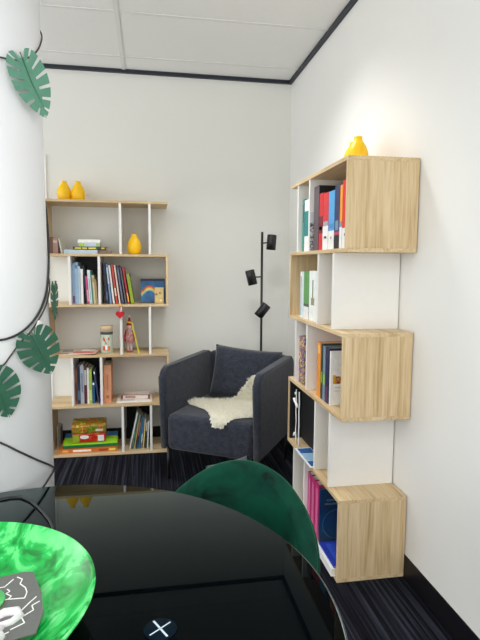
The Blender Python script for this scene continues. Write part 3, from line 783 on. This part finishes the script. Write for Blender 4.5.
# ------------------------------------------------------------------ floor lamp
FL = thing('floor_lamp', 'black three spot floor lamp in the corner behind the armchair', 'floor lamp', (-.250, -.20, 0))
part('base', lambda b: b.lathe([(0,0),(.118,0),(.12,.004),(.12,.018),(.116,.022),(0,.022)], 48), BLACK_MET, FL)
part('pole', lambda b: b.tube([(0,0,.02),(0,0,1.526)], .0085, 14), BLACK_MET, FL)
def head(loc, arm0, tilt, rz, ln=.105, r=.033):
    M = Matrix.Translation(loc) @ Euler((0, R_(tilt), R_(rz))).to_matrix().to_4x4()
    hp_ = [(0, ln/2), (r-.004, ln/2), (r, ln/2-.004), (r, -ln/2), (r-.003, -ln/2), (r-.003, -ln/2+.03), (0, -ln/2+.03)]
    o = part('lamp_head', lambda b: b.lathe(hp_, 32, M=M), BLACK_MET, FL)
    part('bulb', lambda b: b.lathe([(0,-ln/2+.012),(.015,-ln/2+.016),(.02,-ln/2+.026),(.02,-ln/2+.03)], 20, M=M), plain('unlit_bulb', (225, 222, 214), .3), o)
    part('arm', lambda b: b.tube([arm0, loc], .005, 10), BLACK_MET, FL)
head((.066, -.008, 1.455), (0, 0, 1.448), 4, 0)
head((-.078, -.008, 1.207), (0, 0, 1.212), -14, 0)
head((-.004, -.055, .975), (0, 0, .985), 38, 0)

# ------------------------------------------------------------------ green velvet chair
VC = thing('tub_chair', 'dark green velvet tub chair tucked under the black glass table', 'chair', (-.875, -2.681, 0), (0, 0, R_(64)))
def shell(b, r0, r1, zb, span=100, nt=56, zp=.764, zl=.591, pw=1.343):
    prof = None; rings = []
    th = r1-r0
    for i in range(nt+1):
        t = -span + 2*span*i/nt
        an = R_(t)
        zt = zl + (zp-zl)*max(0, math.cos(R_(t*.9)))**pw
        ring = []
        ring.append((r1-.02, zb)); ring.append((r1, zb+.03)); ring.append((r1, zb+(zt-zb)*.5))
        for k in range(9):
            a = PI*k/8
            ring.append(((r0+r1)/2 + th/2*math.cos(a), zt-th/2 + th/2*math.sin(a)))
        ring.append((r0, zb+(zt-zb)*.5)); ring.append((r0, zb+.03)); ring.append((r0+.02, zb))
        rings.append([b.bm.verts.new((rr*math.cos(an), rr*math.sin(an), zz)) for rr, zz in ring])
    n = len(rings[0])
    for i in range(nt):
        for k in range(n):
            f = b.bm.faces.new([rings[i][k], rings[i][(k+1)%n], rings[i+1][(k+1)%n], rings[i+1][k]]); f.smooth = True
    b.bm.faces.new(rings[0]); b.bm.faces.new(rings[-1][::-1])
part('backrest', lambda b: shell(b, .176, .226, .33), VELVET, VC)
part('piping', lambda b: b.tube([(.2262*math.cos(R_(t)), .2262*math.sin(R_(t)), .566+(.764-.591)*max(0, math.cos(R_(t*.9)))**1.343) for t in range(-96, 97, 4)], .0035, 8), VELVET, VC)
part('seat', lambda b: b.lathe([(0,.35),(.15,.35),(.17,.365),(.173,.42),(.165,.45),(.14,.462),(0,.466)], 40), VELVET, VC)
part('seat_frame', lambda b: b.lathe([(0,.325),(.16,.325),(.17,.33),(.17,.35),(0,.35)], 40), BLACK_MET, VC)
for (sx, sy) in ((1,1),(1,-1),(-1,1),(-1,-1)):
    part('leg', lambda b: b.tube([(sx*.19, sy*.19, 0), (sx*.125, sy*.125, .33)], [.008, .013], 12), BLACK_MET, VC)

# ------------------------------------------------------------------ glass table
def black_glass():
    """black glass with a steepened Fresnel curve that darkens its reflections: mirror-like only at shallow angles"""
    m, nt, b = base_mat('black_glass'); N, L = nt.nodes, nt.links
    b.inputs['Base Color'].default_value = (.0012, .0020, .0026, 1)
    b.inputs['Roughness'].default_value = 0.4; b.inputs['Specular IOR Level'].default_value = 0.0
    g = N.new('ShaderNodeBsdfGlossy'); g.inputs['Roughness'].default_value = .012; g.inputs['Color'].default_value = (.86, .99, 1, 1)
    fr = N.new('ShaderNodeFresnel'); fr.inputs['IOR'].default_value = 1.5
    pw = N.new('ShaderNodeMath'); pw.operation = 'POWER'; pw.inputs[1].default_value = 4.0
    ml = N.new('ShaderNodeMath'); ml.operation = 'MULTIPLY'; ml.inputs[1].default_value = 560.0; ml.use_clamp = True
    L.new(fr.outputs[0], pw.inputs[0]); L.new(pw.outputs[0], ml.inputs[0])
    mx = N.new('ShaderNodeMixShader'); L.new(ml.outputs[0], mx.inputs[0]); L.new(b.outputs[0], mx.inputs[1]); L.new(g.outputs[0], mx.inputs[2])
    L.new(mx.outputs[0], N['Material Output'].inputs['Surface'])
    return m
TC, TRD, TZ = (-1.2735, -3.006), .547, .71
GT = thing('glass_table', 'round black glass table in the foreground', 'table', (TC[0], TC[1], 0))
part('glass_top', lambda b: b.lathe([(0,TZ-.012),(TRD-.003,TZ-.012),(TRD,TZ-.009),(TRD,TZ-.003),(TRD-.003,TZ),(0,TZ)], 160), black_glass(), GT)
GT.children[0].data.polygons.foreach_set('use_smooth', [False]*len(GT.children[0].data.polygons))
part('edge_band', lambda b: b.lathe([(TRD-.001,TZ-.0105),(TRD+.0012,TZ-.0095),(TRD+.0012,TZ-.0025),(TRD-.001,TZ-.0015)], 160), plain('polished_glass_edge', (52, 62, 60), .25, var=.03), GT)
part('pedestal', lambda b: b.tube([(0,0,.03),(0,0,TZ-.02)], .045, 32), BLACK_MET, GT)
part('foot', lambda b: b.lathe([(0,0),(.26,0),(.262,.004),(.255,.016),(.06,.03),(0,.032)], 64), BLACK_MET, GT)
part('mount_plate', lambda b: b.lathe([(0,TZ-.022),(.12,TZ-.022),(.12,TZ-.0125),(0,TZ-.0125)], 48), BLACK_MET, GT)
# small disc; its crossed bright highlights are modelled as pale bars
DS = thing('glass_coaster', 'small dark blue disc with crossed highlights modelled on it, lying on the black glass', 'coaster', (-1.028, -3.058, TZ))
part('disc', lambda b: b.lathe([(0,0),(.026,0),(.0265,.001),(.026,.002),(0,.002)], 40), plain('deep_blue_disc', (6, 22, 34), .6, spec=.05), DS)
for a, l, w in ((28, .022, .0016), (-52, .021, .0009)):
    part('cross_highlight', lambda b: b.box((-w, -l, .002), (w, l, .0027), M=Matrix.Rotation(R_(a), 4, 'Z')), plain('highlight_streak', (205, 226, 242), .35, var=.02), DS)

# ------------------------------------------------------------------ green bowl and card
BW = (-1.376, -3.042)
bw = MB()
bw.lathe([(0,.004),(.10,.004),(.104,0),(.112,0),(.118,.005),(.165,.012),(.208,.030),(.236,.056),(.2465,.072),(.2470,.0745),(.2450,.0760),(.2422,.0745),(.231,.058),(.200,.036),(.160,.019),(.115,.011),(0,.010)], 120, c=(0,0,0))
o = bw.build('resin_bowl', RESIN); o.location = (BW[0], BW[1], TZ+.0005)
tag(o, 'wide green marbled resin bowl on the black glass table', 'bowl')
CDX = thing('printed_card', 'dark grey printed card lying inside the green bowl', 'card', (-1.314, -3.020, TZ+.0330), (R_(2), R_(-1.5), R_(14)))
GREY = plain('dark_grey_card', (104, 104, 102), .6, var=.05, scale=120)
part('card_sheet', lambda b: b.prism([(-.09,-.085),(.085,-.085),(.098,-.04),(.098,.01),(.088,.075),(.07,.082),(-.09,.082)], 0, .002), GREY, CDX)
def line(b, pts, w=.0018):
    for (x0, y0), (x1, y1) in zip(pts, pts[1:]):
        d = Vector((x1-x0, y1-y0)); L_ = d.length
        b.box((0, -w/2, .0018), (L_, w/2, .0026), M=Matrix.Translation((x0, y0, 0)) @ Matrix.Rotation(math.atan2(d[1], d[0]), 4, 'Z'))
part('line_drawing', lambda b: (line(b, [(.02,.052),(.042,.050),(.056,.066)]), line(b, [(.046,.042),(.050,.034),(.044,.030),(.052,.020),(.048,.014)]),
     line(b, [(.020,.014),(.046,.014),(.072,.006),(.076,.020),(.074,.034),(.066,.048),(.070,.060),(.062,.070)])), WHITE_P, CDX)
part('line_drawing', lambda b: (line(b, [(.050,-.062),(.070,-.055),(.066,-.040),(.084,-.030),(.082,-.018),(.094,-.012)]), line(b, [(.056,-.036),(.078,-.010),(.090,.002)]),
     line(b, [(.030,-.072),(.048,-.066)])), WHITE_P, CDX)
part('white_figure', lambda b: (b.tube([(.024,-.028,.002),(.042,-.020,.002),(.060,-.024,.002),(.064,-.036,.002),(.052,-.046,.002),(.036,-.048,.002)], [.006,.008,.008,.007,.006,.006], 12),
     b.tube([(.000,-.064,.002),(.022,-.060,.002),(.040,-.052,.002)], [.008,.007,.005], 12), b.tube([(.026,-.084,.002),(.036,-.072,.002),(.034,-.058,.002)], [.009,.008,.005], 12)),
     plain('pale_grey_print', (226, 222, 226), .6, var=.08, scale=90), CDX)
q = MB(); q.lathe([(0,.003),(.031,.003),(.031,.0065),(0,.0065)], 36, c=(.012,.018,0)); q.build('round_sticker', rgbmat((104, 206, 122)), CDX)

# ------------------------------------------------------------------ garlands and cables on the column
def on_col(a, z, off=.006): return (CX+(CR+off)*math.cos(R_(a)), CY+(CR+off)*math.sin(R_(a)), z)
def smooth_pts(P, n=6):
    out = []
    for i in range(len(P)-1):
        p0, p1, p2, p3 = P[max(i-1,0)], P[i], P[i+1], P[min(i+2, len(P)-1)]
        for k in range(n):
            t = k/n
            out.append(tuple(.5*((2*p1[j]) + (-p0[j]+p2[j])*t + (2*p0[j]-5*p1[j]+4*p2[j]-p3[j])*t*t + (-p0[j]+3*p1[j]-3*p2[j]+p3[j])*t**3) for j in range(2)))
    out.append(P[-1]); return out
CABLE = plain('black_cable', (38, 38, 40), .5)
STRING = plain('dark_brown_string', (66, 56, 48), .8)
def cable(name, label, P, r=.0035, m=CABLE):
    q = MB(); q.tube([on_col(a, z, r+.001) for a, z in smooth_pts(P)], r, 8)
    return tag(q.build(name, m), label, 'cable', 'cables around the column')
cable('cable', 'black cable curving up around the white column above the leaf garland', [(-140,1.098), (-100,1.098), (-72.2,1.102), (-62.7,1.106), (-52.4,1.116), (-40.8,1.134), (-29.5,1.158), (-20.3,1.183), (-9.9,1.216), (-4,1.245), (6,1.31), (20,1.42), (40,1.55)], .0030)
cable('cable', 'black cable sloping down the column to a loop just above the table edge', [(-140,.895), (-105,.875), (-76.2,.840), (-57.2,.807), (-34,.766), (-8.7,.727), (-3,.719), (-4,.711), (-17.6,.703), (-29.3,.689), (-50,.66), (-80,.60), (-110,.52)], .0026)
tcb = MB(); tcb.tube([(x, y, TZ+.0036) for x, y in ((-1.50,-2.556), (-1.455,-2.543), (-1.409,-2.528), (-1.385,-2.519), (-1.362,-2.521), (-1.333,-2.549), (-1.310,-2.583), (-1.290,-2.618), (-1.268,-2.660), (-1.256,-2.692), (-1.25,-2.735))], .0028, 8)
tag(tcb.build('cable', CABLE), 'black cable lying in a curve on the glass table behind the green bowl', 'cable', None)
LEAF = plain('monstera_green', (38, 92, 68), .55, var=.12, scale=40)
LEAF_LIT = plain('monstera_green_lit', (88, 142, 118), .5, var=.10, scale=40)  # same leaf green, paled to paint in the grazing light on it
def catmull(P, n):
    out = []
    for i in range(len(P)-1):
        p0, p1, p2, p3 = P[max(i-1,0)], P[i], P[i+1], P[min(i+2, len(P)-1)]
        for k in range(n):
            t = k/n
            out.append(tuple(.5*((2*p1[j]) + (-p0[j]+p2[j])*t + (2*p0[j]-5*p1[j]+4*p2[j]-p3[j])*t*t + (-p0[j]+3*p1[j]-3*p2[j]+p3[j])*t**3) for j in range(2)))
    out.append(P[-1]); return out
def leaf(parent, loc, normal_deg, roll, L, W, m, tilt=0, seed=0, nl=7):
    """split monstera leaf: stem at the origin, tip at (0,-L), cut between its fingers"""
    rr = random.Random(seed)
    half = catmull([(.005,0),(.14*W,.12*L),(.32*W,.10*L),(.46*W,-.07*L),(.5*W,-.30*L),(.45*W,-.54*L),(.30*W,-.76*L),(.12*W,-.93*L),(0,-L)], 14)
    n = len(half)-1
    rot = Matrix.Rotation(R_(normal_deg+90), 4, 'Z') @ Matrix.Rotation(R_(tilt), 4, 'X') @ Matrix.Rotation(R_(roll), 4, 'Y') @ Matrix.Rotation(PI/2, 4, 'X')
    t = bmesh.new()
    for sgn in (1, -1):
        ed = [(k/(nl+.25)) for k in range(1, nl+1)]
        cut = []
        for e in ed: cut.append((e-.016, e+.016, rr.uniform(.30, .46)))
        us = sorted(set([round(k/60, 4) for k in range(61)] + [round(c, 4) for a, b, _ in cut for c in (a, b)]))
        us = [u for u in us if u <= 1]
        def O(u):
            f = u*n; i = min(n-1, int(f)); f -= i
            return Vector((half[i][0]*(1-f)+half[i+1][0]*f, half[i][1]*(1-f)+half[i+1][1]*f, 0))
        def Mid(u): return Vector((0, -L*.93*u**1.25 - .003, 0))
        prev = None
        for a, b in zip(us, us[1:]):
            mid_ = (a+b)/2
            fr_ = 1.0
            for c0, c1, dp in cut:
                if c0 <= mid_ <= c1: fr_ = dp
            q = [Mid(a), Mid(a).lerp(O(a), fr_), Mid(b).lerp(O(b), fr_), Mid(b)]
            vs = [t.verts.new((v.x*sgn, v.y, 0)) for v in q]
            t.faces.new(vs if sgn > 0 else vs[::-1])
    bmesh.ops.remove_doubles(t, verts=t.verts[:], dist=1e-5)
    for f in [f for f in t.faces if f.calc_area() < 1e-9]: t.faces.remove(f)
    bmesh.ops.recalc_face_normals(t, faces=t.faces[:])
    ex = bmesh.ops.extrude_face_region(t, geom=t.faces[:])
    for v in ex['geom']:
        if isinstance(v, bmesh.types.BMVert): v.co.z += .0012
    for v in t.verts: v.co.z += .6*v.co.x**2 + .25*(v.co.y+L*.4)**2
    t.transform(rot)
    # push the leaf out along the column radius until it hangs clear of the paint
    rad = Vector((loc[0]-CX, loc[1]-CY, 0)).normalized(); off = Vector(loc)
    for _ in range(200):
        if min(math.hypot(v.co.x+off.x-CX, v.co.y+off.y-CY) for v in t.verts) > CR+.010: break
        off += rad*.002
    t.transform(Matrix.Translation(off))
    q = MB(); q._merge(t, False); o = q.build('leaf', m, parent)
    s_ = MB(); T_ = Matrix.Translation(off) @ rot
    s_.tube([T_ @ Vector((0, .012, .004)), T_ @ Vector((0, -L*.4, .0028)), T_ @ Vector((0, -L*.9, .020*L/.15*.7))], [.0014, .0011, .0005], 6)
    s_.build('midrib', plain('leaf_rib', (58, 108, 82), .6), o)
    return o
GA = thing('leaf_garland', 'green monstera leaf garland strung low around the white column', 'garland', (0, 0, 0), group='leaf garlands')
gs = MB(); gs.tube([on_col(a, z, .004) for a, z in smooth_pts([(-140,.93), (-105,.98), (-73.3,1.032), (-63.4,1.058), (-52.8,1.091), (-41.2,1.114), (-26.5,1.149), (-13.8,1.179), (-3.4,1.205), (12,1.24), (40,1.28)])], .0020, 8)
gs.build('string', STRING, GA)
leaf(GA, (-1.335, -2.452, 1.112), -58, -24, .120, .108, LEAF, 4, 1)
leaf(GA, (-1.430, -2.475, 1.020), -70, -20, .122, .112, LEAF, 6, 2)
leaf(GA, (-1.302, -2.318, 1.232), -4, 0, .098, .082, LEAF, 0, 3)
pc = MB(); pc.box((-.006,-.003,-.010), (.006,.003,.010), .001); o = pc.build('clip', WHITE_P, GA); o.location = on_col(-31, 1.133, .010); o.rotation_euler = (0, R_(30), R_(58))
GB = thing('leaf_garland', 'single green monstera leaf on a dark string near the top of the column', 'garland', (0, 0, 0), group='leaf garlands')
gs = MB(); gs.tube([on_col(a, z, .004) for a, z in smooth_pts([(-140,1.80), (-100,1.775), (-61.6,1.780), (-47,1.783), (-28.3,1.805), (-13.1,1.836), (5,1.88), (30,1.93)])], .0020, 8)
gs.build('string', STRING, GB)
leaf(GB, (-1.338, -2.450, 1.788), -52, -24, .142, .100, LEAF_LIT, 0, 4, 8)

# ------------------------------------------------------------------ light
def area(name, loc, sx, sy, power, col=(1, 1, 1), rot=(0, 0, 0), spread=180):
    l = bpy.data.lights.new(name, 'AREA'); l.shape = 'RECTANGLE'; l.size = sx; l.size_y = sy; l.energy = power; l.color = col
    l.spread = R_(spread)
    o = bpy.data.objects.new(name, l); COL.objects.link(o); o.location = loc; o.rotation_euler = rot
    return o
area('ceiling_panel_light', (-.72, -1.30, HC-.012), .50, .28, 5.5, (1, .99, .97), spread=118)
area('ceiling_panel_light', (-.85, -4.10, HC-.012), .50, .28, 7.0, (1, .99, .97), spread=150)
wd = bpy.data.worlds.new('ambient_fill'); sc.world = wd; wd.use_nodes = True  # added ambient gradient, fills the room with light through its open sides
wn, wl = wd.node_tree.nodes, wd.node_tree.links
wt = wn.new('ShaderNodeTexCoord'); ws = wn.new('ShaderNodeSeparateXYZ'); wr = wn.new('ShaderNodeMapRange'); wc = wn.new('ShaderNodeValToRGB')
wl.new(wt.outputs['Generated'], ws.inputs[0]); wl.new(ws.outputs['Z'], wr.inputs['Value'])
wr.inputs['From Min'].default_value = -1; wr.inputs['From Max'].default_value = 1
wl.new(wr.outputs['Result'], wc.inputs['Fac'])
we = wc.color_ramp.elements
def lvl(v): return (v*.975, v*.99, v, 1)
we[0].position = .44; we[0].color = lvl(.70); we[1].position = .56; we[1].color = lvl(.86)
k = we.new(.455); k.color = lvl(.47); k = we.new(.545); k.color = lvl(.47)
wl.new(wc.outputs['Color'], wn['Background'].inputs[0]); wn['Background'].inputs[1].default_value = 1.88

# ------------------------------------------------------------------ camera
cam = bpy.data.cameras.new('camera'); co = bpy.data.objects.new('camera', cam); COL.objects.link(co)
f_, pt, yw, rl = 522.786, .103769, .172032, .0060788
fw = Vector((math.sin(yw)*math.cos(pt), math.cos(yw)*math.cos(pt), -math.sin(pt)))
r0 = Vector((math.cos(yw), -math.sin(yw), 0)); u0 = r0.cross(fw)
r1 = r0*math.cos(rl)+u0*math.sin(rl); u1 = -r0*math.sin(rl)+u0*math.cos(rl)
M = Matrix((r1, u1, -fw)).transposed().to_4x4(); M.translation = Vector((-1.03888, -3.84769, 1.29006))
co.matrix_world = M
cam.sensor_fit = 'HORIZONTAL'; cam.sensor_width = 36; cam.lens = 36*f_/480; cam.clip_start = .02
sc.camera = co
sc.view_settings.view_transform = 'Standard'; sc.view_settings.look = 'None'
sc.view_settings.gamma = 1; sc.view_settings.use_curve_mapping = False
sc.view_settings.exposure = 0.75
sc.cycles.max_bounces = 12; sc.cycles.diffuse_bounces = 6
